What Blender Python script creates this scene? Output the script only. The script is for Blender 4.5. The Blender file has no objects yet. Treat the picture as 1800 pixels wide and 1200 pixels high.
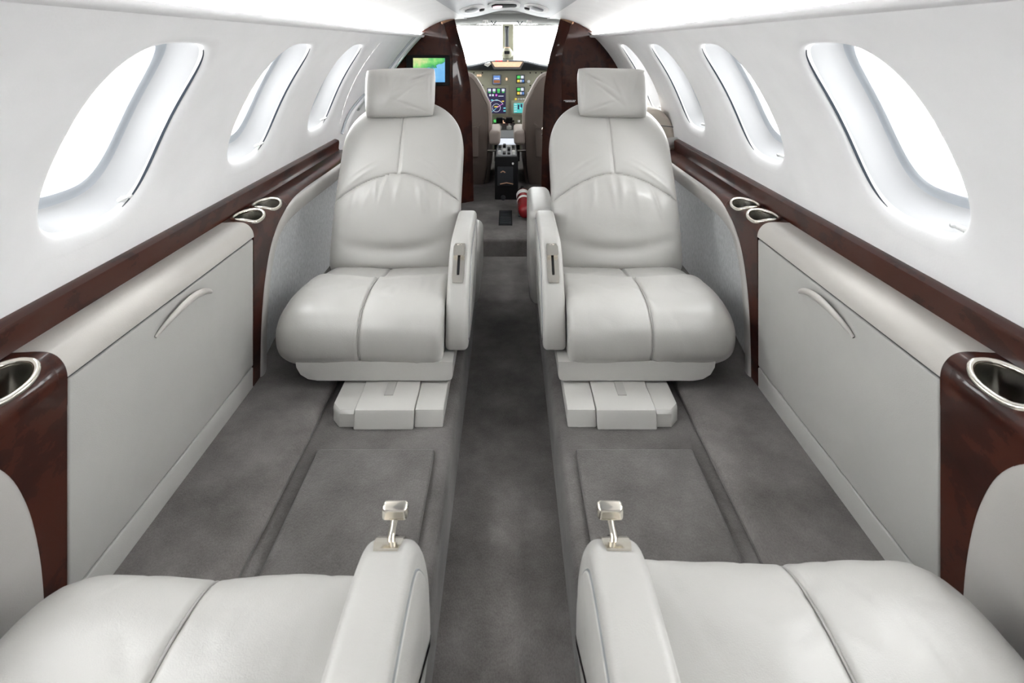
import bpy, bmesh, math, random
from mathutils import Vector, Matrix, noise
random.seed(7)
S = bpy.context.scene
COL = S.collection
# ------------------------------------------------------------------ camera
cam_d = bpy.data.cameras.new('camera'); cam = bpy.data.objects.new('camera', cam_d); COL.objects.link(cam)
cam.location = (.006, 0, .855); cam.rotation_euler = (math.pi/2, 0, 0)
cam_d.sensor_width = 36; cam_d.lens = 20.0; cam_d.shift_x = 7/1800; cam_d.shift_y = -520/1800
cam_d.clip_start = .01; cam_d.dof.use_dof = True; cam_d.dof.focus_distance = 2.2; cam_d.dof.aperture_fstop = 11
S.camera = cam
S.cycles.caustics_reflective = False; S.cycles.caustics_refractive = False
# ------------------------------------------------------------------ sky (bright overcast outside) and exposure
W = bpy.data.worlds.new('overcast'); S.world = W; W.use_nodes = True
bg = W.node_tree.nodes['Background']; bg.inputs[0].default_value = (1, .995, .985, 1); bg.inputs[1].default_value = 9.0
S.view_settings.view_transform = 'Standard'; S.view_settings.look = 'None'; S.view_settings.gamma = 1
S.view_settings.use_curve_mapping = False; S.view_settings.exposure = 1.05
STRIP_POWER = 18.0
# ------------------------------------------------------------------ materials
def nt(name):
    m = bpy.data.materials.new(name); m.use_nodes = True
    return m, m.node_tree, m.node_tree.nodes['Principled BSDF']
def lk(t, a, b): t.links.new(a, b)
def nd(t, ty, **kw):
    n = t.nodes.new(ty)
    for k, v in kw.items(): setattr(n, k, v)
    return n
def coords(t, scale=(1,1,1)):
    tc = nd(t, 'ShaderNodeTexCoord'); mp = nd(t, 'ShaderNodeMapping'); mp.inputs['Scale'].default_value = scale
    lk(t, tc.outputs['Object'], mp.inputs[0]); return mp.outputs[0]
def noise_tex(t, vec, scale, detail=4, rough=.5):
    n = nd(t, 'ShaderNodeTexNoise'); n.inputs['Scale'].default_value = scale
    n.inputs['Detail'].default_value = detail; n.inputs['Roughness'].default_value = rough
    lk(t, vec, n.inputs['Vector']); return n.outputs['Fac']
def ramp(t, fac, stops):
    r = nd(t, 'ShaderNodeValToRGB'); e = r.color_ramp.elements
    while len(e) < len(stops): e.new(.5)
    for i, (p, c) in enumerate(stops): e[i].position = p; e[i].color = (*c, 1)
    lk(t, fac, r.inputs[0]); return r.outputs[0]
def bump(t, b, h, strength, dist):
    n = nd(t, 'ShaderNodeBump'); n.inputs['Strength'].default_value = strength; n.inputs['Distance'].default_value = dist
    lk(t, h, n.inputs['Height']); lk(t, n.outputs[0], b.inputs['Normal'])
def plain(name, col, rough=.5, metal=0, coat=0, spec=.5, grain=0, gscale=400, emit=None, es=1):
    m, t, b = nt(name); v = coords(t)
    f = noise_tex(t, v, 9, 3)
    c = ramp(t, f, [(.3, tuple(x*.97 for x in col)), (.7, tuple(min(1, x*1.02) for x in col))])
    lk(t, c, b.inputs['Base Color'])
    b.inputs['Roughness'].default_value = rough; b.inputs['Metallic'].default_value = metal
    b.inputs['Coat Weight'].default_value = coat; b.inputs['Coat Roughness'].default_value = .05
    b.inputs['Specular IOR Level'].default_value = spec
    if grain: bump(t, b, noise_tex(t, v, gscale, 3), grain, .001)
    if emit: b.inputs['Emission Color'].default_value = (*emit, 1); b.inputs['Emission Strength'].default_value = es
    return m
def leather(name, col, rough=.33):
    m, t, b = nt(name); v = coords(t)
    big = noise_tex(t, v, 7, 4)
    c = ramp(t, big, [(.3, tuple(x*.955 for x in col)), (.7, col)]); lk(t, c, b.inputs['Base Color'])
    rr = nd(t, 'ShaderNodeMapRange'); rr.inputs[3].default_value = rough-.06; rr.inputs[4].default_value = rough+.1
    lk(t, noise_tex(t, v, 30, 4), rr.inputs[0]); lk(t, rr.outputs[0], b.inputs['Roughness'])
    mx = nd(t, 'ShaderNodeMath', operation='ADD'); a1 = nd(t, 'ShaderNodeMath', operation='MULTIPLY'); a1.inputs[1].default_value = 2.2
    lk(t, noise_tex(t, v, 28, 5, .6), a1.inputs[0]); lk(t, a1.outputs[0], mx.inputs[0]); lk(t, noise_tex(t, v, 700, 2), mx.inputs[1])
    bump(t, b, mx.outputs[0], .22, .0012); return m
def wood(name):
    m, t, b = nt(name); v = coords(t, (1, .55, 1))
    n1 = noise_tex(t, v, 22, 8, .65); n2 = noise_tex(t, v, 5, 5, .6)
    w = nd(t, 'ShaderNodeTexWave'); w.inputs['Scale'].default_value = 7; w.inputs['Distortion'].default_value = 14
    w.inputs['Detail'].default_value = 5; lk(t, v, w.inputs['Vector'])
    a = nd(t, 'ShaderNodeMath', operation='ADD'); lk(t, n1, a.inputs[0]); lk(t, n2, a.inputs[1])
    a2 = nd(t, 'ShaderNodeMath', operation='MULTIPLY_ADD'); a2.inputs[1].default_value = .10; lk(t, w.outputs['Fac'], a2.inputs[0]); lk(t, a.outputs[0], a2.inputs[2])
    c = ramp(t, a2.outputs[0], [(.75, (.019, .0052, .0038)), (1.05, (.031, .0082, .0057)), (1.35, (.048, .0130, .0080))])
    lk(t, c, b.inputs['Base Color']); b.inputs['Roughness'].default_value = .3
    b.inputs['Coat Weight'].default_value = .35; b.inputs['Coat Roughness'].default_value = .05; b.inputs['Specular IOR Level'].default_value = .12; return m
def carpet(name, k=1.0):
    m, t, b = nt(name); v = coords(t)
    big = noise_tex(t, v, 5.5, 6, .62); fine = noise_tex(t, coords(t, (1, .55, 1)), 420, 3, .7)
    a = nd(t, 'ShaderNodeMath', operation='MULTIPLY_ADD'); a.inputs[1].default_value = .35; lk(t, fine, a.inputs[0]); lk(t, big, a.inputs[2])
    c = ramp(t, a.outputs[0], [(.45, (.085*k, .077*k, .073*k)), (.68, (.185*k, .171*k, .163*k)), (.9, (.30*k, .282*k, .27*k))])
    lk(t, c, b.inputs['Base Color']); b.inputs['Roughness'].default_value = 1; b.inputs['Specular IOR Level'].default_value = .05
    b.inputs['Sheen Weight'].default_value = .25; b.inputs['Sheen Roughness'].default_value = .5
    bump(t, b, a.outputs[0], .9, .004); return m
def fabric(name):
    m, t, b = nt(name)
    w1 = nd(t, 'ShaderNodeTexWave', bands_direction='Y'); w1.inputs['Scale'].default_value = 120; w1.inputs['Distortion'].default_value = 2.5
    w2 = nd(t, 'ShaderNodeTexWave', bands_direction='Z'); w2.inputs['Scale'].default_value = 95; w2.inputs['Distortion'].default_value = 2.5
    for w in (w1, w2): w.inputs['Detail Scale'].default_value = 20; lk(t, coords(t), w.inputs['Vector'])
    mu = nd(t, 'ShaderNodeMath', operation='MULTIPLY'); lk(t, w1.outputs['Fac'], mu.inputs[0]); lk(t, w2.outputs['Fac'], mu.inputs[1])
    st = noise_tex(t, coords(t, (1, 1, .38)), 190, 4, .75)
    a = nd(t, 'ShaderNodeMath', operation='MULTIPLY_ADD'); a.inputs[1].default_value = .5; lk(t, mu.outputs[0], a.inputs[0]); lk(t, st, a.inputs[2])
    c = ramp(t, a.outputs[0], [(.25, (.30, .31, .32)), (.6, (.52, .53, .535)), (1.0, (.80, .81, .82))]); lk(t, c, b.inputs['Base Color'])
    b.inputs['Roughness'].default_value = .95; bump(t, b, a.outputs[0], .6, .002); return m
def glass(name, tint=(.97, .99, 1), refl=.08):
    m, t, b = nt(name); t.nodes.remove(b); o = t.nodes['Material Output']
    tr = nd(t, 'ShaderNodeBsdfTransparent'); tr.inputs[0].default_value = (*tint, 1)
    gl = nd(t, 'ShaderNodeBsdfGlossy'); gl.inputs['Roughness'].default_value = .02
    fr = nd(t, 'ShaderNodeFresnel'); fr.inputs[0].default_value = 1.3
    ml = nd(t, 'ShaderNodeMath', operation='MULTIPLY'); ml.inputs[1].default_value = .6; lk(t, fr.outputs[0], ml.inputs[0])
    mx = nd(t, 'ShaderNodeMixShader'); lk(t, ml.outputs[0], mx.inputs[0]); lk(t, tr.outputs[0], mx.inputs[1]); lk(t, gl.outputs[0], mx.inputs[2])
    lk(t, mx.outputs[0], o.inputs[0]); return m
def screen_map(name):
    m, t, b = nt(name); tc = nd(t, 'ShaderNodeTexCoord'); v = tc.outputs['Generated']
    n = noise_tex(t, v, 3.1, 6, .6)
    g = nd(t, 'ShaderNodeSeparateXYZ'); lk(t, v, g.inputs[0])
    a = nd(t, 'ShaderNodeMath', operation='MULTIPLY_ADD'); a.inputs[1].default_value = -.42; lk(t, g.outputs['X'], a.inputs[0]); lk(t, n, a.inputs[2])
    a2 = nd(t, 'ShaderNodeMath', operation='MULTIPLY_ADD'); a2.inputs[1].default_value = .5; lk(t, g.outputs['Z'], a2.inputs[0]); lk(t, a.outputs[0], a2.inputs[2])
    c = ramp(t, a2.outputs[0], [(.0, (.12, .40, .80)), (.50, (.22, .55, .88)), (.52, (.03, .22, .12)), (.56, (.06, .45, .12)), (.75, (.22, .68, .18)), (.95, (.72, .75, .35))])
    b.inputs['Base Color'].default_value = (.01, .01, .01, 1); b.inputs['Roughness'].default_value = .2
    lk(t, c, b.inputs['Emission Color']); b.inputs['Emission Strength'].default_value = .5; return m
def glow(name, col, s=1.0):
    m, t, b = nt(name); b.inputs['Base Color'].default_value = (.02, .02, .02, 1)
    n = noise_tex(t, coords(t), 60, 2)
    c = ramp(t, n, [(.3, tuple(x*.85 for x in col)), (.7, col)]); lk(t, c, b.inputs['Emission Color'])
    b.inputs['Emission Strength'].default_value = s*(.5 if s < 2 else 1); return m
M = dict(
 shell=plain('cabin_liner', (.86, .855, .86), .55, grain=.15, gscale=250),
 ceil=plain('ceiling_liner', (.91, .91, .91), .5, grain=.1),
 overhead=plain('overhead_plastic', (.52, .53, .55), .45),
 reveal=plain('window_reveal', (.50, .505, .515), .35),
 gasket=plain('window_gasket', (.46, .49, .53), .25),
 slot=plain('shade_slot', (.035, .045, .06), .4),
 clip=plain('white_clip', (.85, .85, .84), .25),
 leather=leather('seat_leather', (.45, .441, .420)),
 piping=leather('seat_piping', (.36, .35, .332), .5),
 pad=leather('ledge_leather', (.49, .468, .437), .33),
 panel=leather('cabinet_leather', (.43, .425, .405), .42),
 bolster=leather('bolster_leather', (.44, .425, .405), .38),
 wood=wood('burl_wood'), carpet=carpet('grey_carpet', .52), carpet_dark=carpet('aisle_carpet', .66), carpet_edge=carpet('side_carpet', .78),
 fabric=fabric('woven_panel'), glass=glass('window_glass'),
 chrome=plain('polished_nickel', (.82, .78, .70), .12, metal=1), steel=plain('cup_steel', (.50, .49, .46), .22, metal=1),
 silver=plain('satin_silver', (.70, .71, .70), .3, metal=.7),
 black=plain('matte_black', (.012, .012, .013), .7, spec=.2), dark=plain('glareshield', (.03, .034, .04), .7),
 taupe=plain('cockpit_taupe', (.17, .135, .115), .7, grain=.3), taupe_light=plain('cockpit_arm', (.42, .36, .32), .6),
 fleece=plain('cockpit_fleece', (.7, .68, .66), .9, grain=.4), panelbeige=plain('instrument_beige', (.36, .36, .27), .5),
 headliner=plain('cockpit_headliner', (.19, .195, .19), 1.0, spec=0), grey=plain('console_grey', (.2, .21, .22), .5),
 red=plain('extinguisher_red', (.28, .006, .012), .22, coat=.6), white=plain('white_print', (.85, .85, .85), .5),
 bronze=plain('bronze_trim', (.52, .30, .19), .3, metal=.6), tan=leather('tan_leather', (.55, .49, .42), .45),
 map=screen_map('map_screen'), navy=glow('display_navy', (.018, .012, .06), 1), cyan=glow('display_cyan', (.1, .62, .6), 1.0),
 warm=glow('warm_light', (1, .62, .40), 1.4), g_white=glow('display_white', (.8, .85, .95), 1), g_green=glow('display_green', (.1, .7, .15), 1),
 g_mag=glow('display_magenta', (.8, .15, .8), 1), g_yel=glow('display_yellow', (.9, .7, .1), 1), g_cy=glow('display_lightcyan', (.2, .8, .9), 1),
 g_red=glow('annunciator_red', (1, .03, .05), 1.5), g_blue=glow('display_blue', (.15, .32, .75), 1), g_brown=glow('display_brown', (.35, .14, .05), 1),
 strip=glow('added_fill_strip', (1, .985, .96), STRIP_POWER), g_pink=glow('sign_pink', (1, .55, .62), 1.6),
)
# ------------------------------------------------------------------ object helpers
ORG = {}
def props(o, label=None, cat=None, group=None, kind=None, category=None):
    cat = cat or category
    for k, v in (('label', label), ('category', cat), ('group', group), ('kind', kind)):
        if v: o[k] = v
    return o
def thing(name, loc, label=None, cat=None, group=None, kind=None):
    o = bpy.data.objects.new(name, None); o.empty_display_size = .05; COL.objects.link(o); o.location = loc
    ORG[o.name] = Vector(loc); return props(o, label, cat, group, kind)
def obj(name, vf, mat, parent=None, smooth=True, recalc=True, **kw):
    vs, fs = vf
    vs = [Vector(v) for v in vs]
    if parent: org = ORG[parent.name]
    else:
        lo = [min(v[i] for v in vs) for i in range(3)]; hi = [max(v[i] for v in vs) for i in range(3)]
        org = Vector(((lo[0]+hi[0])/2, (lo[1]+hi[1])/2, lo[2]))
    me = bpy.data.meshes.new(name); me.from_pydata([v-org for v in vs], [], fs)
    if recalc:
        bm = bmesh.new(); bm.from_mesh(me); bmesh.ops.remove_doubles(bm, verts=bm.verts, dist=1e-6)
        bmesh.ops.recalc_face_normals(bm, faces=bm.faces); bm.to_mesh(me); bm.free()
    if smooth is True:
        me.shade_smooth()
        try: me.set_sharp_from_angle(angle=math.radians(42))
        except Exception: pass
    elif smooth == 'all': me.shade_smooth()
    me.materials.append(M[mat] if isinstance(mat, str) else mat)
    o = bpy.data.objects.new(name, me); COL.objects.link(o)
    ORG[o.name] = org
    if parent: o.parent = parent
    else: o.location = org
    return props(o, **kw)
def join(*parts):
    V, F = [], []
    for vs, fs in parts:
        k = len(V); V += list(vs); F += [tuple(i+k for i in f) for f in fs]
    return V, F
def grid(fn, na, nb, closed_a=False):
    vs = [fn(i/(na if closed_a else na-1), j/(nb-1)) for i in range(na) for j in range(nb)]
    fs = []
    for i in range(na if closed_a else na-1):
        for j in range(nb-1):
            a, b = i*nb+j, ((i+1) % na)*nb+j
            fs.append((a, b, b+1, a+1))
    return vs, fs
def loft(loops, closed=True, cap=True, capclose=False):
    n = len(loops[0]); vs = [p for l in loops for p in l]; fs = []
    for i in range(len(loops)-1):
        for j in range(n if closed else n-1):
            k = (j+1) % n; fs.append((i*n+j, i*n+k, (i+1)*n+k, (i+1)*n+j))
    if cap and closed:
        fs.append(tuple(range(n))); fs.append(tuple(range((len(loops)-1)*n, len(loops)*n)))
    return vs, fs
def rbox(x0, x1, y0, y1, z0, z1, r=.004, seg=3):
    bm = bmesh.new(); bmesh.ops.create_cube(bm, size=1)
    for v in bm.verts: v.co = Vector(((x0+x1)/2+v.co.x*(x1-x0), (y0+y1)/2+v.co.y*(y1-y0), (z0+z1)/2+v.co.z*(z1-z0)))
    r = min(r, .49*min(abs(x1-x0), abs(y1-y0), abs(z1-z0)))
    if r > 0: bmesh.ops.bevel(bm, geom=bm.edges, offset=r, segments=seg, affect='EDGES', profile=.5)
    bm.verts.index_update(); out = [v.co.copy() for v in bm.verts], [tuple(v.index for v in f.verts) for f in bm.faces]; bm.free(); return out
def hexa(b):   # 8 corners: bottom ring then top ring
    return list(b), [(0,1,2,3), (4,5,6,7), (0,1,5,4), (1,2,6,5), (2,3,7,6), (3,0,4,7)]
def catmull(P, n=8, closed=False):
    out = []; N = len(P)
    for i in range(N if closed else N-1):
        p = [P[(i+k) % N] if closed else P[max(0, min(N-1, i+k))] for k in (-1, 0, 1, 2)]
        for q in range(n):
            t = q/n
            out.append(tuple(.5*((2*p[1][c])+(-p[0][c]+p[2][c])*t+(2*p[0][c]-5*p[1][c]+4*p[2][c]-p[3][c])*t*t+(-p[0][c]+3*p[1][c]-3*p[2][c]+p[3][c])*t**3) for c in range(len(p[0]))))
    if not closed: out.append(tuple(P[-1]))
    return out
def tube(path, r, n=8, ref=(0, 0, 1), ry=None, cap=True, closed=False):
    path = [Vector(p) for p in path]; loops = []; N = len(path)
    for i, p in enumerate(path):
        t = (path[(i+1) % N]-path[i-1]) if closed else (path[min(i+1, N-1)]-path[max(i-1, 0)])
        t.normalize()
        a = t.cross(Vector(ref))
        if a.length < 1e-4: a = t.cross(Vector((1, .3, .2)))
        a.normalize(); b = a.cross(t)
        ra = r[i] if isinstance(r, (list, tuple)) else r
        rb = (ry[i] if isinstance(ry, (list, tuple)) else ry) if ry else ra
        loops.append([p+a*ra*math.cos(2*math.pi*k/n)+b*rb*math.sin(2*math.pi*k/n) for k in range(n)])
    if closed: loops.append(loops[0]); cap = False
    return loft(loops, cap=cap)
def lathe(prof, n=20, at=(0, 0, 0), axis=Vector((0, 0, 1))):
    axis = axis.normalized(); q = Vector((0, 0, 1)).rotation_difference(axis); at = Vector(at)
    return loft([[at+q@Vector((r*math.cos(2*math.pi*k/n), r*math.sin(2*math.pi*k/n), z)) for k in range(n)] for r, z in prof])
def offset_poly(P, d):
    n = len(P); A = sum(P[i][0]*P[(i+1) % n][1]-P[(i+1) % n][0]*P[i][1] for i in range(n)); s = 1 if A > 0 else -1; out = []
    for i in range(n):
        t = Vector(P[(i+1) % n])-Vector(P[i-1]); t = t.normalized() if t.length > 1e-9 else Vector((1, 0))
        out.append((P[i][0]-s*t.y*d, P[i][1]+s*t.x*d))
    return out
def roundext(P, x0, x1, r0, r1, mp, nseg=6, mid=2, disp=None):
    """closed 2-D profile P swept from x0 to x1, its ends rounded with radii r0, r1; mp(x, p) -> world"""
    xs = []
    for k in range(nseg+1):
        a = math.pi/2*k/nseg; xs.append((x0+r0*(1-math.cos(a)), r0*(1-math.sin(a))))
    for k in range(1, mid): xs.append((x0+r0+(x1-r1-x0-r0)*k/mid, 0))
    for k in range(nseg, -1, -1):
        a = math.pi/2*k/nseg; xs.append((x1-r1*(1-math.cos(a)), r1*(1-math.sin(a))))
    loops = []
    for x, d in xs:
        Q = offset_poly(P, d) if d > 1e-6 else P
        if disp: Q = disp(x, Q)
        loops.append([mp(x, p) for p in Q])
    return loft(loops)
def split(vf, cls):
    vs, fs = vf; out = {}
    for f in fs:
        c = sum((Vector(vs[i]) for i in f), Vector())/len(f); out.setdefault(cls(c, f), []).append(f)
    res = {}
    for k, F in out.items():
        idx = {}; 
        for f in F:
            for i in f: idx.setdefault(i, len(idx))
        res[k] = ([vs[i] for i in idx], [tuple(idx[i] for i in f) for f in F])
    return res
def sm(a, b, x): t = max(0, min(1, (x-a)/(b-a))); return t*t*(3-2*t)
def gs(x, w): return math.exp(-(x/w)**2)
SIDES = ((-1, 'left'), (1, 'right'))
# ------------------------------------------------------------------ cabin cross-section
R0, ZC = .725, .38
def taper(y): return 1.0
def hull(s, y, th, R=R0): return Vector((s*R*math.cos(th)*taper(y), y, ZC+R*math.sin(th)))
TH_TOP = math.asin(.525/R0)
WY0, PITCH = .983, .577
def WNS(s): return range(-2, 3 if s < 0 else 4)
WA, WB, TC = .136, .173, .466     # window half width, half arc height, centre angle
def superell(t, n): c, s = math.cos(t), math.sin(t); return math.copysign(abs(c)**(2/n), c), math.copysign(abs(s)**(2/n), s)
NW = 72
def contour(sc, add=0.0):
    return [((WA*sc+add)*superell(2*math.pi*k/NW, 3.3)[0], (WB*sc+add)*superell(2*math.pi*k/NW, 3.3)[1]) for k in range(NW)]
def wall(s, side):
    parts = []
    BH = .205; WN = WNS(s)
    for i in WN:
        yc = WY0+PITCH*i; loops = []
        cont = contour(1.0, .028)
        for q in range(7):
            u = q/6; L = []
            for k in range(NW):
                a = 2*math.pi*k/NW; c, sn = math.cos(a), math.sin(a); m = max(abs(c), abs(sn))
                o = (PITCH/2*c/m, BH*sn/m); p = (o[0]+(cont[k][0]-o[0])*u, o[1]+(cont[k][1]-o[1])*u)
                L.append(hull(s, yc+p[0], TC+p[1]/R0))
            loops.append(L)
        # soft flare from the liner into the window tunnel
        for add, dr in ((.022, .0006), (.014, .0025), (.007, .007), (.002, .014), (0, .022)):
            c2 = contour(1.0, add); loops.append([hull(s, yc+c2[k][0], TC+c2[k][1]/R0, R0+dr) for k in range(NW)])
        parts.append(loft(loops, cap=False))
    y0, y1 = WY0+PITCH*WN[0]-PITCH/2, WY0+PITCH*WN[-1]+PITCH/2
    tl, tt = TC-BH/R0, TC+BH/R0
    parts.append(grid(lambda a, b: hull(s, -1.25+(y0+1.25)*a, tl+(tt-tl)*b), 4, 12))
    parts.append(grid(lambda a, b: hull(s, y1+(3.36-y1)*a, tl+(tt-tl)*b), 5, 12))
    parts.append(grid(lambda a, b: hull(s, -1.25+4.61*a, tt+(TH_TOP+.05-tt)*b), 40, 6))
    parts.append(grid(lambda a, b: hull(s, -1.25+4.61*a, tl*b), 40, 8))
    parts.append(grid(lambda a, b: (s*R0, -1.25+4.61*a, -.2+(ZC+.2)*b), 4, 3))
    obj('wall_'+side, join(*parts), 'shell', kind='structure', recalc=True, smooth='all')
def windows(s, side, base):
    for n, i in enumerate(WNS(s)):
        yc = WY0+PITCH*i
        w = thing(f'window_{base+n}', hull(s, yc, TC-.23, R0+.04), kind='structure')
        def ring(add, dr): c2 = contour(1.0, add); return [hull(s, yc+c2[k][0], TC+c2[k][1]/R0, R0+dr) for k in range(NW)]
        obj('reveal', loft([ring(0, .020), ring(-.004, .03), ring(-.010, .05), ring(-.018, .066), ring(-.024, .072)], cap=False), 'reveal', w, smooth='all')
        obj('gasket', loft([ring(-.022, .070), ring(-.027, .0735), ring(-.032, .0735), ring(-.037, .078), ring(-.037, .084)], cap=False), 'gasket', w)
        N = 14
        vs, fs = [], []
        c3 = contour(1.0, -.030)
        loops = [[hull(s, yc+c3[k][0]*q/5, TC+c3[k][1]/R0*q/5, R0+.08) for k in range(NW)] for q in range(1, 6)]
        v, f = loft(loops, cap=False); f.append(tuple(range(NW)))
        obj('pane', (v, f), 'glass', w, smooth='all')
        # shade slot: dark crescent in the forward reveal
        vs, fs = [], []
        for q in range(41):
            a = -1.15+2.2*q/40; k = 2*math.pi
            e = superell(a, 3.3); wd = .0052*math.sin(math.pi*q/40)**.8*(1.15-.5*q/40)+.0002
            for d, dr in ((.0024, .0128), (.0006, .0128+wd)):
                vs.append(hull(s, yc+(WA+d)*e[0], TC+(WB+d)*e[1]/R0, R0+dr-.002))
        fs = [(2*q, 2*q+1, 2*q+3, 2*q+2) for q in range(40)]
        obj('shade_slot', (vs, fs), 'slot', w, smooth='all')
        # small shade catch in the lower corner
        sg = 1 if s < 0 else -1
        p = hull(s, yc+sg*(.088), TC-(WB-.014)/R0, R0+.022); inn = Vector((-s, 0, .15)).normalized()
        up = Vector((0, 0, 1))
        l1 = obj('shade_catch', join(tube([p-inn*.02-up*.008, p+inn*.004+up*.004, p+inn*.016+up*.006], [.004, .0045, .003], 10),
              ), 'clip', w)
        obj('catch_pin', lathe([(.0, -.004), (.003, -.0035), (.0042, 0), (.003, .0035), (0, .004)], 12, p+inn*.019+up*.0065, inn), 'silver', l1)
for s, side in SIDES:
    wall(s, side); windows(s, side, 1 if s < 0 else 7)
# ------------------------------------------------------------------ ceiling
SX, SZ = R0*math.cos(TH_TOP), ZC+R0*math.sin(TH_TOP)
VX, VZ, VC = .237, 1.014, 1.053
def ceil_pt(a, y):   # a 0..1 from the wall seam to the edge of the centre vault
    x = SX+(VX-SX)*a; z = SZ+.024+(VZ-SZ-.024)*a+.026*math.sin(math.pi*a)
    return x, z
parts = []
for s in (-1, 1):
    parts.append(grid(lambda a, b: (s*ceil_pt(b, 0)[0]*(taper(-1.25+4.63*a) if b < .3 else 1-(1-taper(-1.25+4.63*a))*(1-b)), -1.25+4.63*a, ceil_pt(b, 0)[1]), 30, 10))
obj('ceiling', join(*parts), 'ceil', kind='structure', smooth='all')
for n, s in ((1, -1), (2, 1)):   # lip added along the ceiling seam; hides an added strip that brightens the ceiling
    CP_ = [(SX+.01, SZ-.006), (SX-.018, SZ-.004), (SX-.024, SZ-.001), (SX-.027, SZ+.005), (SX-.027, SZ+.0095), (SX-.0245, SZ+.0095), (SX-.021, SZ+.003), (SX+.01, SZ+.002)]
    c = obj(f'trim_{n}', loft([[(s*x, y, z) for x, z in CP_] for y in (-1.25, 0, 1.2, 2.4, 3.265)]), 'shell', kind='structure')
    obj('added_fill_strip', rbox(*sorted((s*(SX-.017), s*(SX-.003))), -1.2, 3.2, SZ+.0025, SZ+.0055, .001, 1), 'strip', c)
ov = thing('overhead_unit', (0, 1.0, VZ), 'pale grey vaulted overhead panel along the cabin ceiling with vents and a lit sign', 'overhead panel')
def vault(y, u, dz=0):   # u -1..1
    x = (VX+.005)*u; return Vector((x, y, VZ-.003+(VC-VZ+.003)*(math.cos(math.pi*u)*.5+.5)+dz))
YE = 3.22
obj('panel', grid(lambda a, b: vault(-1.25+(YE+1.25)*a, -1+2*b), 30, 41), 'overhead', ov, smooth='all')
obj('front_lip', tube([vault(YE, -1+k/20, .002) for k in range(41)], .004, 8, ref=(0, 1, 0)), 'grey', ov)
def onvault(x0, x1, y0, y1, drop, n=24, e=4):   # a plate hugging the vault
    up = []; 
    for k in range(n):
        c, q = superell(2*math.pi*k/n, e)
        up.append(((x0+x1)/2+(x1-x0)/2*c, (y0+y1)/2+(y1-y0)/2*q))
    loops = [[vault(y, x/VX, .004) for x, y in up], [vault(y, x/VX, -drop) for x, y in up]]
    mx, my = (x0+x1)/2, (y0+y1)/2
    loops.append([vault(my+(y-my)*.93, (mx+(x-mx)*.93)/VX, -drop-.002) for x, y in up])
    return loft(loops)
sg = obj('sign_frame', onvault(-.085, .062, 2.50, 2.86, .004), 'ceil', ov)
obj('sign_window', onvault(-.07, .046, 2.56, 2.80, .009), 'black', sg)
obj('sign_light', onvault(-.064, -.02, 2.62, 2.76, .013), 'g_pink', sg)
for s in (-1, 1):
    v = obj('vent_frame', onvault(-.011+s*.145-.055, -.011+s*.145+.055, 2.42, 2.86, .003, 32, 2.2), 'ceil', ov)
    obj('reading_light', onvault(-.011+s*.145-.03, -.011+s*.145+.03, 2.50, 2.68, .008, 24, 2.2), 'grey', v)
    obj('air_nozzle', onvault(-.011+s*.105-.012, -.011+s*.105+.012, 2.68, 2.76, .01, 16, 2), 'black', v)
# ------------------------------------------------------------------ floor
PE, PD = .1125, .135        # aisle half width, drop
XC = .62                    # cabinet face
obj('floor', rbox(-.76, .76, -1.3, 2.70, -PD-.04, -PD, 0), 'carpet_dark', kind='structure', smooth=False)
for s, side in SIDES:
    P = [(PE, -PD-.01), (PE, -.02), (PE+.004, -.008), (PE+.012, -.001), (PE+.022, 0), (.74, 0), (.74, -PD-.01)]
    obj('floor_platform_'+side, loft([[(s*x, y, z) for x, z in P] for y in (-1.3, -.4, .2, .6, 1, 1.4, 1.8, 2.2, 2.56)]), 'carpet', kind='structure')
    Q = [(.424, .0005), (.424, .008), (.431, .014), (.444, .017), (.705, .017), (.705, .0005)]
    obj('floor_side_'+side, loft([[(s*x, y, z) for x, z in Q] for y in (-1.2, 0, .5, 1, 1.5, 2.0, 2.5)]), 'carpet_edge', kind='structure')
    # loose carpet square in the footwell
    obj('carpet_mat', rbox(*sorted((s*.147, s*.392)), .56, 1.192, .0005, .012, .006, 3), 'carpet',
        label=f'grey carpet hatch square on the {side} footwell floor', category='carpet')
obj('floor_cockpit', rbox(-.76, .76, 2.67, 5.3, -.2, -.056, .012, 3), 'carpet_dark', kind='structure')
fv = thing('floor_vent', (-.005, 3.0, -.056), 'black grille set in the carpet of the cockpit entrance', 'floor vent')
obj('vent_plate', rbox(-.042, .028, 2.88, 3.14, -.058, -.053, .002, 2), 'black', fv)
for k in range(8): obj('slat', rbox(-.036, .022, 2.9+.029*k, 2.913+.029*k, -.054, -.050, .001, 1), 'dark', fv)
obj('wall_back', rbox(-.8, .8, -1.32, -1.25, -.2, 1.2, 0), 'shell', kind='structure', smooth=False)
# ------------------------------------------------------------------ side ledges, rails, cabinets, consoles
YM = 1.105                  # fore-aft mirror of the club bay
PROF = [(XC, .345), (XC, .384)]+[(XC+.034*(1-math.cos(a)), .384+.036*math.sin(a)) for a in [math.pi/2*k/8 for k in range(1, 9)]]+[(.664, .4205), (.69, .419), (.722, .418)]
CUM = [0]
for a, b in zip(PROF, PROF[1:]): CUM.append(CUM[-1]+math.dist(a, b))
def prof(u):                # u along the ledge profile, 0..1
    L = max(0, min(1, u))*CUM[-1]
    for i in range(len(CUM)-1):
        if L <= CUM[i+1]+1e-9:
            t = (L-CUM[i])/(CUM[i+1]-CUM[i]); return PROF[i][0]+(PROF[i+1][0]-PROF[i][0])*t, PROF[i][1]+(PROF[i+1][1]-PROF[i][1])*t
    return PROF[-1]
U0 = .039/CUM[-1]           # where the face ends and the roundover begins
def zprof(x):
    if x <= XC: return .384
    if x < XC+.034: return .384+.036*math.sqrt(max(0, 1-(1-(x-XC)/.034)**2))
    return .420
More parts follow.
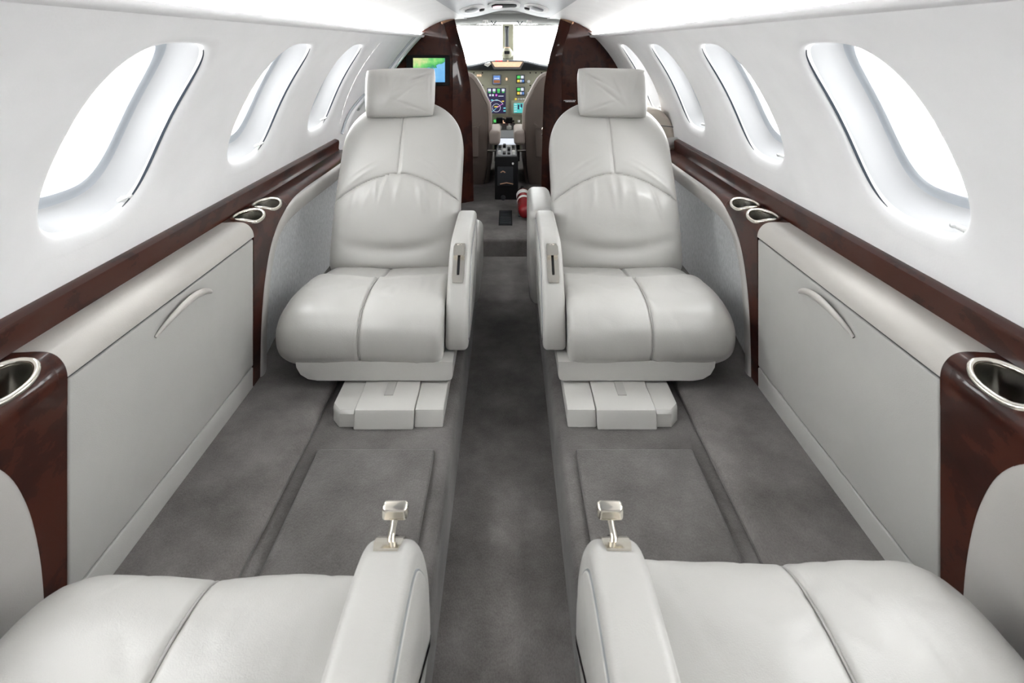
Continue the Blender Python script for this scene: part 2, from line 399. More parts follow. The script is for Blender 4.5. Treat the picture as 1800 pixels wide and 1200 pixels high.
# rim of the seat niche in the plane of the cabinet face: (y, z) for the front bay
RIM = catmull([(1.437, -.02), (1.440, .08), (1.448, .17), (1.468, .255), (1.502, .325), (1.555, .374), (1.635, .400), (1.76, .409), (2.0, .409), (2.36, .409)], 6)
def rim_y(z):
    for (ya, za), (yb, zb) in zip(RIM, RIM[1:]):
        if za <= z <= zb and zb > za: return ya+(yb-ya)*(z-za)/(zb-za)
    return RIM[-1][0]
def bay(s, side):
    LR = side
    # wooden rail along the wall
    RP = [(.699, .410), (.699, .4185), (.7025, .425), (.7000, .452), (.7020, .4585), (.709, .4625), (.716, .464), (.735, .464), (.735, .410)]
    obj('trim_%d' % (3 if s < 0 else 4), loft([[(s*x, y, z) for x, z in RP] for y in (-1.2, 0, 1, 1.6, 2.38)]), 'wood', kind='structure')
    # cabinet between the facing seats
    c = thing('side_cabinet', (s*(XC+.04), YM, 0), f'low grey leather cabinet with bow handle below the {LR} windows, between the facing seats', 'cabinet')
    obj('body', rbox(*sorted((s*(XC+.004), s*.715)), .805, 1.407, 0, .385, .001, 1), 'black', c)
    d = obj('door', rbox(*sorted((s*XC, s*(XC+.02))), .8115, 1.3985, .0685, .3795, .0035, 3), 'panel', c)
    obj('kick_panel', rbox(*sorted((s*XC, s*(XC+.02))), .8115, 1.3985, .005, .0655, .003, 3), 'panel', c)
    hp = [(s*(XC-.002-.012*math.sin(math.pi*t)), 1.007+.19*t, .3385+.028*math.sin(math.pi*t)**.85-.002*t) for t in [k/24 for k in range(25)]]
    obj('handle', tube(hp, [.003+.0045*math.sin(math.pi*k/24)**.7 for k in range(25)], 10, ref=(1, 0, 0), ry=[.0025+.0035*math.sin(math.pi*k/24)**.7 for k in range(25)]), 'pad', d, label='pale curved bow handle')
    # padded leather ledge over the cabinet
    obj('ledge_pad', grid(lambda a, b: (s*prof(U0+(1-U0)*b)[0], .8087+.5926*a, prof(U0+(1-U0)*b)[1]), 24, 26), 'pad',
        label=f'smooth cream leather armrest ledge over the {LR} cabinet', category='armrest ledge', smooth='all')
    for mir in (False, True):
        Y = (lambda y: 2*YM-y) if mir else (lambda y: y)
        where = f'in the near {LR} corner' if mir else f'beside the far {LR} seat'
        k = thing('wood_console', (s*.66, Y(1.5), 0), f'glossy dark burl wood console with cup holders {where}', 'console')
        # tapering pillar below the console
        fl = []
        for q in range(31):
            z = .0+.384*q/30; ye = min(rim_y(min(z, .372))+.004, 1.60)
            fl.append([(s*(XC+.0005), Y(1.4015), z), (s*(XC+.0005), Y(1.4015+(ye-1.4015)*.5), z), (s*(XC+.0005), Y(ye), z), (s*(XC+.018), Y(ye), z), (s*(XC+.018), Y(1.4015), z)])
        obj('pillar', loft(fl), 'wood', k)
        cups = ((1.4565, 0), (1.5665, 1)) if not mir else ((1.478, 0), (1.60, 1))
        top = []
        cells = []
        yb = [1.4015]+[(cups[0][0]+cups[1][0])/2]+[cups[1][0]+(cups[1][0]-cups[0][0])/2]
        half = (cups[1][0]-cups[0][0])/2
        y_first = cups[0][0]-half
        uc = .60; uh = .40; CN = 2.5
        cr, cu = (.0455, (.034/CUM[-1]/.86)) if not mir else (.052, .036/CUM[-1]/.86)
        def cup_pt(cy, a, sc=1.0, dz=0, drop=None):
            e = superell(a, CN); yy = cy+cr*sc*e[0]; u = uc+.005+cu*sc*e[1]*.86
            x, z = prof(u); return Vector((s*x, Y(yy), z+dz if drop is None else drop))
        for cy, ci in cups:
            loops = []
            for q in range(6):
                t = q/5; L = []
                for n in range(64):
                    a = 2*math.pi*n/64; c_, s_ = math.cos(a), math.sin(a); m = max(abs(c_), abs(s_))
                    oy, ou = cy+half*c_/m, uc+uh*s_/m
                    e = superell(a, CN); iy, iu = cy+cr*e[0], uc+.005+cu*.86*e[1]
                    x, z = prof(ou+(iu-ou)*t); L.append((s*x, Y(oy+(iy-oy)*t), z))
                loops.append(L)
            top.append(loft(loops, cap=False))
        if y_first > 1.4015: top.append(grid(lambda a, b: (s*prof(.2+.8*b)[0], Y(1.4015+(y_first-1.4015)*a), prof(.2+.8*b)[1]), 3, 20))
        top.append(grid(lambda a, b: (s*prof(.2*b)[0], Y(1.4015+(rim_y(min(.38, prof(.2*b)[1]))+.003-1.4015)*a), prof(.2*b)[1]), 12, 6))
        y_last = cups[1][0]+half
        top.append(grid(lambda a, b: (s*prof(.2+.8*b)[0], Y(y_last+(2.38-y_last)*a), prof(.2+.8*b)[1]), 30, 20))
        obj('console_top', join(*top), 'wood', k, smooth='all')
        for cy, ci in cups:
            rim = obj('cup_holder_rim', tube([cup_pt(cy, 2*math.pi*n/64, .985, .001) for n in range(64)], .0048, 10, closed=True), 'chrome', k, label='polished nickel rim')
            lw = [[cup_pt(cy, 2*math.pi*n/64, 1.0, -.0005) for n in range(64)]]
            for dz, sc in ((-.015, .97), (-.035, .95), (-.052, .93), (-.058, .85)):
                lw.append([Vector((cup_pt(cy, 2*math.pi*n/64, sc).x, cup_pt(cy, 2*math.pi*n/64, sc).y, (cup_pt(cy, 2*math.pi*n/64, 1).z*.3+.42*.7)+dz)) for n in range(64)])
            v, f = loft(lw, cap=False); f.append(tuple(range(4*64, 5*64)))
            obj('cup_well', (v, f), 'steel', rim)
        # niche beside the seat: leather bolster and woven panel
        n = thing('side_lining', (s*.65, Y(1.8), 0), f'woven grey side panel with padded leather border {where}', 'side panel')
        path = []
        tang = [Vector(RIM[min(i+1, len(RIM)-1)])-Vector(RIM[max(i-1, 0)]) for i in range(len(RIM))]
        hw = .030 if not mir else .042
        loops = []
        for (y, z), t in zip(RIM, tang):
            t.normalize(); nrm = Vector((t.y, -t.x))      # points into the niche
            L = []
            for q in range(17):
                a = math.pi*q/16; w = hw*(1-math.cos(a)); h = .014*math.sin(a)**.8
                x = XC+.004-h+.016*(w/(2*hw))
                L.append((s*x, Y(y+nrm.x*w), z+nrm.y*w))
            L.append((s*(XC+.05), Y(y+nrm.x*2*hw), z+nrm.y*2*hw)); L.append((s*(XC+.05), Y(y), z))
            loops.append(L)
        obj('bolster', loft(loops), 'bolster', n, smooth='all')
        def fab(a, b):
            z = .0+.40*b; y = 1.44+.95*a
            x = XC+.022+.03*sm(1.44, 1.75, y)
            return (s*x, Y(y), z)
        v, f = grid(fab, 40, 20)
        keep = [q for q in f if all(v[i][2] < .405 and (2*YM-v[i][1] if mir else v[i][1]) > rim_y(min(max(v[i][2], 0), .40))+.005 if v[i][2] < .39 else (2*YM-v[i][1] if mir else v[i][1]) > 1.6 for i in q)]
        obj('woven_insert', (v, keep), 'fabric', n, smooth='all')
for s, side in SIDES: bay(s, side)
# ------------------------------------------------------------------ seats
CP = catmull([(0, .14), (.009, .178), (.046, .209), (.12, .223), (.22, .215), (.32, .194), (.44, .170), (.46, .12), (.44, .055), (.2, .06), (.045, .073), (.011, .098)], 14, True)
def seat(s, near):
    side = 'left' if s < 0 else 'right'
    Yf = .783 if near else 1.36
    sg = -1 if near else 1
    sh = (.050 if s < 0 else .030) if near else 0
    def mp(x, p): return Vector((s*x, Yf+sg*p[0], p[1]))
    def w(x, b, z): return Vector((s*x, Yf+sg*b, z))
    if near: lab = f'near {side} cream leather cabin seat facing forward, chrome lever upright on its armrest'
    else: lab = f'far {side} cream leather cabin seat facing back, pillow headrest and folded chrome lever'
    t = thing('club_chair', (s*.35, Yf+sg*.2, 0), lab, 'seat', 'four facing club seats')
    X0, X1, XM = .153, .566, .355
    # seat cushion --------------------------------------------------
    xs = []
    r0, r1 = .022, .075
    for k in range(7): a = math.pi/2*k/6; xs.append((X0+r0*(1-math.cos(a)), r0*(1-math.sin(a))))
    mids = [X0+r0+(X1-r1-X0-r0)*k/40 for k in range(1, 40)]+[XM+q for q in (-.016, -.011, -.0075, -.005, -.003, -.0012, 0, .0012, .003, .005, .0075, .011, .016)]
    xs += [(x, 0) for x in sorted(m for m in mids)]
    for k in range(10, -1, -1): a = math.pi/2*k/10; xs.append((X1-r1*(1-math.cos(a)), r1*.62*(1-math.sin(a))))
    # thickness-preserving: large outer corner, firmer inner corner
    loops = []
    n = len(CP)
    for x, d in xs:
        g = -.0045*gs(x-XM, .0045)-.004*gs(x-XM, .05)
        Q = offset_poly(CP, d-g) if abs(d-g) > 1e-7 else CP
        L = []
        for (b, z) in Q:
            topm = sm(.13, .17, z)
            bs = .235+.035*((x-XM)/.2)**2; z2 = z-.009*gs(b-bs, .007)*topm-.010*sm(bs-.004, bs+.02, b)*topm+.003*gs(b-bs+.02, .012)*topm
            # faint wear creases
            nv = noise.noise(Vector((x*9+s*3, b*5, near*4+1)))*.0022+noise.noise(Vector((x*26, b*9+s, 3)))*.0012-.0012*gs(noise.noise(Vector((x*14+s, b*8, 8))), .05)
            z2 += nv*topm; b2 = b+nv*.6*(1-topm)
            L.append(w(x, b2+sh, z2))
        loops.append(L)
    cu = split(loft(loops), lambda c, f: ('back' if abs(c.y-Yf) > .235+sh+.035*((abs(c.x)-XM)/.2)**2 and c.z > .15 else ('in' if abs(c.x) < XM else 'out')))
    base = obj('seat_cushion', cu['in'], 'leather', t, smooth='all', label='inner half of the padded seat cushion', recalc=True)
    obj('seat_cushion', cu['out'], 'leather', t, smooth='all', label='outer half of the padded seat cushion')
    obj('cushion_rear_strip', cu['back'], 'leather', t, smooth='all')
    for dx in (0.0,):
        pts = [CP[i % n] for i in range(n)]
        pts = [p for p in offset_poly(CP, .0068)]
        i0 = min(range(n), key=lambda i: (CP[i][0]-.03)**2+(CP[i][1]-.09)**2)
        seq = []
        i = i0
        rot = CP[i0:]+CP[:i0]; rot2 = pts[i0:]+pts[:i0]
        st = [q for p, q in zip(rot, rot2) if p[0] < .232 and (p[1] > .12 or p[0] < .03)]
        obj('seam', tube([w(XM+dx, b+sh, z) for b, z in st], .0017, 6, ref=(1, 0, 0)), 'piping', base)
    # lower cushion, foot box ------------------------------------------
    UF = [(.128, .09), (.128, .052), (.131, .044), (.138, .040), (.455, .040), (.478, .044), (.496, .056), (.506, .075), (.508, .09)]
    obj('under_cushion', loft([[w(x, b, .09-(.09-z)*k) for x, z in UF] for b, k in ((.016, .80), (.016, .90), (.020, .96), (.028, .99), (.05, 1.0), (.40, 1.0))]), 'leather', t)
    def fbox(x0, x1, b0, zt, ch=0):
        P = [(b0, .001), (b0+.006, zt-.008), (b0+.009, zt-.002), (b0+.016, zt), (.40, zt+.002), (.40, .001)]
        return roundext(P, x0, x1, .003, .003, mp, 2, 2)
    obj('foot_box', fbox(.1395, .204, -.086, .036), 'leather', t)
    fp = obj('foot_box_cover', fbox(.205, .338, -.094, .040), 'leather', t)
    def fb2():   # outboard block with a cut corner
        P = lambda z: [w(.339, -.086, z), w(.372, -.086, z), w(.392, -.062, z), w(.392, .40, z), w(.339, .40, z)]
        return loft([P(.001), P(.030), [v+Vector((0, sg*.006, .006)) if i < 3 else v+Vector((0, 0, .006)) for i, v in enumerate(P(.030))]])
    obj('foot_box', fb2(), 'leather', t)
    obj('pull_tab', rbox(*sorted((s*.262, s*.283)), *sorted((Yf+sg*-.035, Yf+sg*.03)), .0395, .0425, .0012, 2), 'piping', fp)
    # armrest on the aisle side --------------------------------------------
    AP = catmull([(.052, .106), (.050, .14), (.062, .19), (.098, .25), (.145, .302), (.182, .323), (.24, .331), (.33, .334), (.42, .336), (.455, .325), (.46, .29), (.40, .16), (.33, .10), (.20, .092), (.09, .090), (.062, .094)], 5, True)
    ax0, ax1 = .0935, .1505
    arm = obj('armrest', roundext(AP, ax0, ax1, .013, .013, mp, 6, 3), 'leather', t, smooth='all')
    ip = offset_poly(AP, .026)
    obj('armrest_side_panel', roundext(ip, ax0-.003, ax0+.004, .002, .001, mp, 3, 2), 'leather', arm, smooth='all')
    obj('armrest_gap', tube([w(ax0-.0002, b, z) for b, z in ip], .0017, 6, ref=(1, 0, 0), closed=True), 'grey', arm)
    # control plate and lever on the sloping front of the armrest
    xm = (ax0+ax1)/2+.001
    # frame along the slope
    f0 = [p for p in AP if .085 < p[0] < .20 and p[1] > .22]
    f0.sort()
    def along(q):
        L = [0]
        for a, b in zip(f0, f0[1:]): L.append(L[-1]+math.dist(a, b))
        q = q*L[-1]
        for i in range(len(L)-1):
            if q <= L[i+1]: u = (q-L[i])/(L[i+1]-L[i]); break
        else: i, u = len(L)-2, 1
        p = (f0[i][0]+(f0[i+1][0]-f0[i][0])*u, f0[i][1]+(f0[i+1][1]-f0[i][1])*u)
        tg = Vector((f0[i+1][0]-f0[i][0], f0[i+1][1]-f0[i][1])).normalized(); return p, Vector((-tg.y, tg.x))
    def plate(q0, q1, xw, lift, th):
        loops = []
        for k in range(9):
            p, nn = along(q0+(q1-q0)*k/8)
            e = xw*(1 if 0 < k < 8 else .86)
            loops.append([w(xm-e, p[0]+nn.x*(lift-th), p[1]+nn.y*(lift-th)), w(xm+e, p[0]+nn.x*(lift-th), p[1]+nn.y*(lift-th)), w(xm+e, p[0]+nn.x*lift, p[1]+nn.y*lift), w(xm-e, p[0]+nn.x*lift, p[1]+nn.y*lift)])
        return loft(loops)
    q0, q1 = (.08, .86) if not near else (.25, .95)
    pl = obj('control_plate', plate(q0, q1, .0150, .0026, .004), 'chrome', arm, smooth=False, label='chrome control plate')
    obj('lever_slot', plate(q0+.14, q0+.48, .0034, .0036, .002), 'black', pl, smooth=False)
    if not near:
        p, nn = along(q0+.55); c = w(xm-.001, p[0]+nn.x*.008, p[1]+nn.y*.008)
        lv = obj('lever', plate(q0+.46, q0+.66, .0145, .017, .014), 'chrome', pl, smooth=False)
        p2, n2 = along(q0+.70); obj('lever_pivot', lathe([(0, -.004), (.006, -.004), (.006, .004), (.004, .0055), (0, .0055)], 14, w(xm, p2[0]+n2.x*.004, p2[1]+n2.y*.004), Vector((0, sg*n2.x, n2.y))), 'chrome', pl)
    else:
        p, nn = along(.74); a0 = w(xm, p[0], p[1]); tip = a0+Vector((-s*.003, .011, .018))
        obj('lever_stem', tube([a0-Vector((0, 0, .004)), a0+(tip-a0)*.25, a0+(tip-a0)*.5, tip], [.0052, .0042, .0037, .0045], 12), 'chrome', pl)
        d = (tip-a0).normalized()
        obj('lever_knob', rbox(tip.x-.0145, tip.x+.0145, tip.y-.006, tip.y+.008, tip.z-.003, tip.z+.0125, .0045, 4), 'chrome', pl)
    if near: return
    # box behind the armrest
    bx = .315 if s > 0 else .19
    obj('armrest_box', rbox(*sorted((s*(.078 if s > 0 else .088), s*.165)), 1.86, 2.2, .001, bx, .028, 5), 'leather', t, smooth='all')
    # backrest ---------------------------------------------------------------
    XB, HW, TH = .352, .2065, .055
    SP = catmull([(1.80, .135), (1.812, .20), (1.832, .26), (1.872, .35), (1.93, .45), (1.99, .55), (2.05, .652)], 10)
    SP = [SP[int(round(i*(len(SP)-1)/60))] for i in range(61)]
    # resample to 90 rows
    rows = []; NR = 190
    LN = [0]
    for a, b in zip(SP, SP[1:]): LN.append(LN[-1]+math.dist(a, b))
    for r in range(NR):
        q = LN[-1]*(1-(1-r/(NR-1))**1.25)
        for i in range(len(LN)-1):
            if q <= LN[i+1]+1e-9: break
        if LN[i+1]-LN[i] < 1e-9: u = 0
        else: u = (q-LN[i])/(LN[i+1]-LN[i])
        c = (SP[i][0]+(SP[i+1][0]-SP[i][0])*u, SP[i][1]+(SP[i+1][1]-SP[i][1])*u)
        j0, j1 = max(0, i-3), min(len(SP)-1, i+4)
        tg = Vector((SP[j1][0]-SP[j0][0], SP[j1][1]-SP[j0][1])).normalized()
        rows.append((q/LN[-1], c, tg))
    def arch(x): return .515-.155*min(1, abs(x)/HW)**1.7
    loops, info = [], []
    NF, NK = 181, 40; NB = NF+NK
    rnd = random.Random(5 if s < 0 else 9)
    rays = [(rnd.uniform(-.15, .15), rnd.uniform(-1.0, 1.0), rnd.uniform(.006, .012), rnd.uniform(.0025, .005)) for _ in range(10)]
    for tt, c, tg in rows:
        q = max(0, (tt-.66)/.34); qb = max(0, (.07-tt)/.07)
        sc = max(.02, (1-min(1, q)**2.25))**(1/2.25)
        wd = HW*sc*(1-.06*qb*qb)*(1-.02*(1-tt)); th = TH*(.35+.65*max(.0, 1-q**3))*(1-.5*qb**2)
        if tt > .999: wd, th = HW*.03, TH*.05
        nrm = Vector((-tg.y, tg.x))
        L = []
        for k in range(NB):
            if k < NF: ue = math.sin(math.pi/2*(1-2*k/(NF-1))); e = (ue, (1-abs(ue)**4.2)**(1/4.2))
            else: ue = -math.cos(math.pi*(k-NF+1)/(NK+1)); e = (ue, -(1-abs(ue)**4.2)**(1/4.2))
            x = wd*e[0]; d = th*e[1]
            fm = sm(.2, .85, e[1]) if e[1] > 0 else 0
            h = 0
            if fm > 0:
                dv = tt-arch(x)
                h -= .0055*gs(dv, .0055)+.003*gs(dv, .02)
                h += .010*sm(0, .10, -dv)*(1-(x/HW)**2) * sm(-.5, -.05, dv)          # lumbar pad under the arch seam
                if dv > 0: h -= .0045*(gs(x-.0035, .0022)+gs(x+.0015, .0022))*sm(0, .02, dv)+.002*gs(x, .02)*sm(0, .03, dv)+.002*gs(dv, .05)
                else:
                    for rx, sl, rw, ra in rays:
                        h += ra*gs(x-(rx*(1+.5*-dv)+sl*.12*dv), rw)*gs(dv+.07, .07)
                    h -= .0120*gs(tt-(.125+1.6*(x+.01*s)**2), .030)*gs(x, .13)
                    h += .004*gs(tt-(.06+1.2*x*x), .03)*gs(x, .16)
                h += noise.noise(Vector((x*11+s*5, tt*7, 2)))*.0028
                for xx, sl in ((.115, -1), (-.115, 1)):
                    h += .0022*gs(dv-.05-(x-xx)*sl*.35, .012)*gs(x-xx, .05) + .0018*gs(dv-.09-(x-xx)*sl*.3, .010)*gs(x-xx, .04)
            p = Vector((c[0], c[1]))
            dd = d+h*fm
            L.append(Vector((s*(XB+x), p.x+nrm.x*dd, p.y+nrm.y*dd)))
        loops.append(L); info.append(tt)
    vf = loft(loops)
    def cls(c, f):
        i = min(f)//NB; k = sum((j % NB) for j in f)/4
        if len(f) > 4: return 'shell'
        j = min(f) % NB
        if not (8 < j < NF-9): return 'shell'
        tt = info[min(i, NR-1)]; x = abs(c.x)-XB
        if tt < arch(x): return 'low'
        return 'upin' if x < .002 else 'upout'
    pc = split(vf, cls)
    obj('backrest_shell', pc['shell'], 'leather', t, smooth='all')
    lo = obj('backrest_lower_panel', pc['low'], 'leather', t, smooth='all', label='gathered lower back panel below the arched seam')
    up = obj('backrest_upper_panel', pc['upin'], 'leather', t, smooth='all')
    obj('backrest_upper_panel', pc['upout'], 'leather', t, smooth='all')
    # headrest pillow ------------------------------------------------------------
    hx, hc, hw, hh, ht = .370, Vector((1.985, .690)), .121, .086, .050
    tl = math.radians(14); ux = Vector((math.sin(tl), math.cos(tl))); nx = Vector((-math.cos(tl), math.sin(tl)))
    roll = math.radians(-1.5)*s
    rr = random.Random(11+s)
    def pillow(sgn):
        def fn(a, b):
            u, v = math.sin(math.pi/2*(2*a-1)), math.sin(math.pi/2*(2*b-1))
            x = hw*u*(1-.045*v**4+.02*v); z = hh*v*(1-.05*u**6)
            e = max(0, (1-abs(u)**3.4)*(1-abs(v)**2.8)); d = sgn*(ht*e**.42)
            xi = x*s; wr = 0
            if sgn > 0:
                m = e**.5
                wr = .0045*noise.noise(Vector((x*15, z*20, 7+s)))
                k1 = (z-.045)+(xi+.075)*.62+.012*noise.noise(Vector((x*20, z*12, 3)))
                wr -= .007*gs(k1, .0045)*gs(xi+.075, .042); wr += .0035*gs(k1-.012, .008)*gs(xi+.07, .05)+.004*gs(k1+.016, .010)*gs(xi+.06, .05)
                wr += .0045*gs((z-.015)+(xi+.03)*.75, .007)*gs(xi+.03, .04)-.004*gs((z+.004)+(xi+.03)*.75, .006)*gs(xi+.03, .045)
                wr -= .0045*gs(z+.058-(xi+.06)*.35, .005)*gs(xi+.05, .05)
                wr += .004*gs(xi-.062-(z*.35), .008)*gs(z-.03, .04)+.0035*gs(xi-.018+(z*.4), .007)*gs(z-.01, .05)-.003*gs(xi-.04-(z*.1), .008)*gs(z-.04, .04)
                wr -= .004*gs(xi+.108, .004)*gs(z, .06)
                wr *= m*.8
            d += wr
            xr, zr = x*math.cos(roll)-z*math.sin(roll), x*math.sin(roll)+z*math.cos(roll)
            P = hc+ux*zr+nx*d
            return Vector((s*hx+xr, P.x, P.y))
        return grid(fn, 121, 91)
    hr = obj('headrest', join(pillow(1), pillow(-1)), 'leather', t, smooth='all', label='soft creased leather headrest pillow')
for s in (-1, 1):
    seat(s, False); seat(s, True)
# ------------------------------------------------------------------ forward cabin: door rail, side seat, bulkheads
def at(px, py, D): return Vector((.006+(px-893)*D/1000, D, .855-(py-80)*D/1000))
ln = catmull([(2.50, .13), (2.58, .26), (2.85, .39), (3.0, .46), (3.09, .54), (3.12, .65), (3.12, .76), (3.10, .83)], 6)
dr = thing('door_1', (-.7, 2.7, .4), kind='structure')
loops = []
for y, th in ln:
    loops.append([hull(-1, y-.03, th, R0+.006), hull(-1, y-.028, th, R0-.010), hull(-1, y-.015, th, R0-.018), hull(-1, y+.015, th, R0-.018), hull(-1, y+.028, th, R0-.010), hull(-1, y+.03, th, R0+.006)])
obj('door_frame', loft(loops), 'shell', dr)
obj('door_seal', tube([hull(-1, y-.036, th, R0-.005) for y, th in ln], .006, 8), 'gasket', dr)
obj('assist_rail', tube([hull(-1, y+.045, th, R0-.012) for y, th in ln[6:]], .011, 12), 'silver', dr)
ss = thing('divan', (.66, 2.75, .3), 'tan leather side seat back behind the far right seat', 'seat')
SPf = catmull([(.735, .40), (.733, .47), (.722, .52), (.70, .555), (.665, .578), (.62, .575), (.60, .53), (.60, .40)], 5, True)
obj('seat_back', roundext(SPf, 2.44, 3.0, .02, .01, lambda y, p: Vector((p[0]*.985, y, p[1])), 5, 3), 'tan', ss)
obj('seam', tube([(.606, 2.4385, .515), (.66, 2.4385, .512), (.722, 2.4385, .505)], .0016, 6), 'slot', ss)
obj('arm_pad', tube([(.60, 2.40, .425), (.66, 2.40, .438), (.70, 2.40, .448), (.722, 2.40, .452)], [.022, .023, .022, .016], 14, ref=(0, 1, 0)), 'bolster', ss)
# wood bulkheads
BD, JD = 3.27, 3.335
FR = [(778, 36), (784, 55), (790, 73), (794, 90), (795.5, 105), (796, 140), (796, 181), (797, 260), (799, 400)]
BK = [(798, 30), (804, 52), (810, 73), (815.5, 92), (819, 108), (825, 140), (828, 171), (831, 270), (833, 390)]
OUT = [(560, 430), (600, 250), (700, 135), (702, 120), (712, 96), (729, 66), (748, 50), (775, 33)]
for s, side in SIDES:
    def mx(v): return Vector((v.x if s < 0 else .006*2-v.x-.012*0-.008, v.y, v.z))
    fr = [mx(at(*p, BD)) for p in FR]; bk = [mx(at(*p, JD)) for p in BK]
    lab = f'glossy dark wood bulkhead {"with a map display" if s < 0 else "with a small printed notice"} on the {side} of the cockpit doorway'
    b = thing('cockpit_bulkhead', (fr[-1].x+s*.15, BD, -.05), lab, 'bulkhead')
    # face: between the cabin outline and the jamb edge (goes on beyond the liner, which hides its outer edge)
    fz = [v.z for v in fr]
    fr_f = [Vector(v) for v in catmull([tuple(v) for v in fr], 5)]
    def shell_x(z):
        if z < SZ: return R0 if z < ZC else math.sqrt(R0*R0-(z-ZC)**2)
        return SX+.01+(VX-SX)*max(0, min(1, (z-SZ-.055)/(VZ-SZ-.04)))
    o0 = [Vector((s*max(abs(v.x)+.004, shell_x(v.z)+.012), BD, v.z)) for v in fr_f]
    topv = [Vector((fr[0].x, BD, 1.06)), Vector((s*.76, BD, 1.06))]
    vs = []; nrow = len(fr_f)
    for v, o in zip(fr_f, o0): vs += [v, v+(o-v)*.5, o]
    fs = [(3*i+j, 3*i+j+1, 3*i+j+4, 3*i+j+3) for i in range(nrow-1) for j in range(2)]
    # thickness
    nb = len(vs); vs += [v+Vector((0, .012, 0)) for v in vs]; fs += [tuple(i+nb for i in f) for f in fs]
    obj('face_panel', (vs, fs), 'wood', b, smooth=False, recalc=False)
    # jamb running back to the cockpit, with the bronze edge on its head
    fr2 = catmull([tuple(v) for v in fr], 4); bk2 = catmull([tuple(v) for v in bk], 4)
    jm = []
    for a, c in zip(fr2, bk2):
        a, c = Vector(a)+Vector((0, -.002, 0)), Vector(c)
        md = (a+c)/2+Vector((-s*.006, -.004, 0)); jm.append([a+Vector((s*.004, .004, 0)), a, a*.75+c*.25+Vector((-s*.004, 0, 0)), md, a*.25+c*.75+Vector((-s*.003, 0, 0)), c, c+Vector((s*.012, .01, 0)), a+Vector((s*.02, .012, 0))])
    obj('jamb', loft(jm), 'wood', b)
    hd = [Vector((s*(abs(fr[0].x)+.09), BD-.004, .955)), fr[0]+Vector((0, -.004, .004)), bk[0]+Vector((0, 0, .006))]
    obj('edge_trim', tube([fr[0]+Vector((s*.004, -.008, -.014)), (fr[0]+bk[0])/2+Vector((-s*.004, -.006, -.008)), bk[0]+Vector((-s*.004, -.004, -.004))], .008, 8), 'bronze', b)
    obj('panel_joint', tube([Vector((fr[0].x+s*.22, BD-.001, .8+.09*0)), Vector((fr[0].x+s*.05, BD-.001, .975))], .0012, 5), 'black', b) if s > 0 else None
    if s < 0:
        mo = thing('cabin_monitor', (-.44, BD-.01, .60), 'flat display showing a green and blue map on the left wood bulkhead', 'screen')
        a0, a1 = at(714, 97, BD-.02), at(790, 151, BD-.02)
        obj('bezel', rbox(a0.x, a1.x, BD-.016, BD+.002, a1.z, a0.z, .006, 3), 'black', mo)
        c0, c1 = at(726, 102, BD-.02), at(782, 144.5, BD-.02)
        obj('display', rbox(c0.x, c1.x, BD-.0185, BD-.012, c1.z, c0.z, .001, 1), 'map', mo)
    else:
        pr = []
        rr = random.Random(3)
        for r_, (xa, xb, yy) in enumerate(((991, 1012, 176.6), (994, 1011, 178.6))):
            x = xa
            while x < xb:
                ww = rr.uniform(1.0, 3.2); p0, p1 = at(x, yy-.65, BD), at(min(x+ww, xb), yy+.65, BD)
                pr.append(rbox(p0.x, p1.x, BD-.0012, BD+.0005, p1.z, p0.z, 0)); x += ww+.5
        o = obj('printed_notice', join(*pr), 'white', b, smooth=False); o['kind'] = 'stuff'
        for py in (232, 268):
            p = at(955, py, JD+.02)
            obj('door_latch', join(tube([p+Vector((0, 0, -.03)), p+Vector((-.004, -.006, -.012)), p+Vector((.002, -.003, 0)), p+Vector((-.004, -.006, .014)), p+Vector((0, 0, .03))], [.004, .008, .004, .008, .004], 8)), 'chrome', b)
    # cockpit side enclosure behind the bulkhead
    obj('wall_cockpit_'+side, join(grid(lambda a, c: (s*(.74-.12*a), 3.36+1.9*a, -.2+.86*c), 8, 6), grid(lambda a, c: (s*((.74-.12*a)*(1-c)+.30*c), 3.36+1.9*a, 1.0+.045*c), 8, 6),
        grid(lambda a, c: (s*(.74-.12*(a*.62)), 3.36+1.9*a*.62, .66+.34*c), 6, 4)), 'headliner', kind='structure', smooth='all')
obj('ceiling_cockpit', grid(lambda a, b: Vector((-.32+.64*b, 3.18+1.75*a, 1.046-.012*a+.02*math.cos((b-.5)*math.pi))), 14, 20), 'headliner', kind='structure', smooth='all')
# filler ring between cabin ceiling and cockpit headliner (closes the shell)
obj('trim_5', join(grid(lambda a, b: (-.80+1.6*a, 3.37, 1.045+.16*b), 3, 2), grid(lambda a, b: (-.8+1.6*a, -1.3+4.7*b, 1.20), 3, 3)), 'headliner', kind='structure', smooth=False)
# ------------------------------------------------------------------ cockpit
PD_ = 4.85
def ip(px, py, D=PD_): return at(px, py, D)
def prect(px0, px1, py0, py1, D, th, r=.003): a, c = at(px0, py0, D), at(px1, py1, D); return rbox(a.x, c.x, D-th, D+.004, c.z, a.z, r, 2)
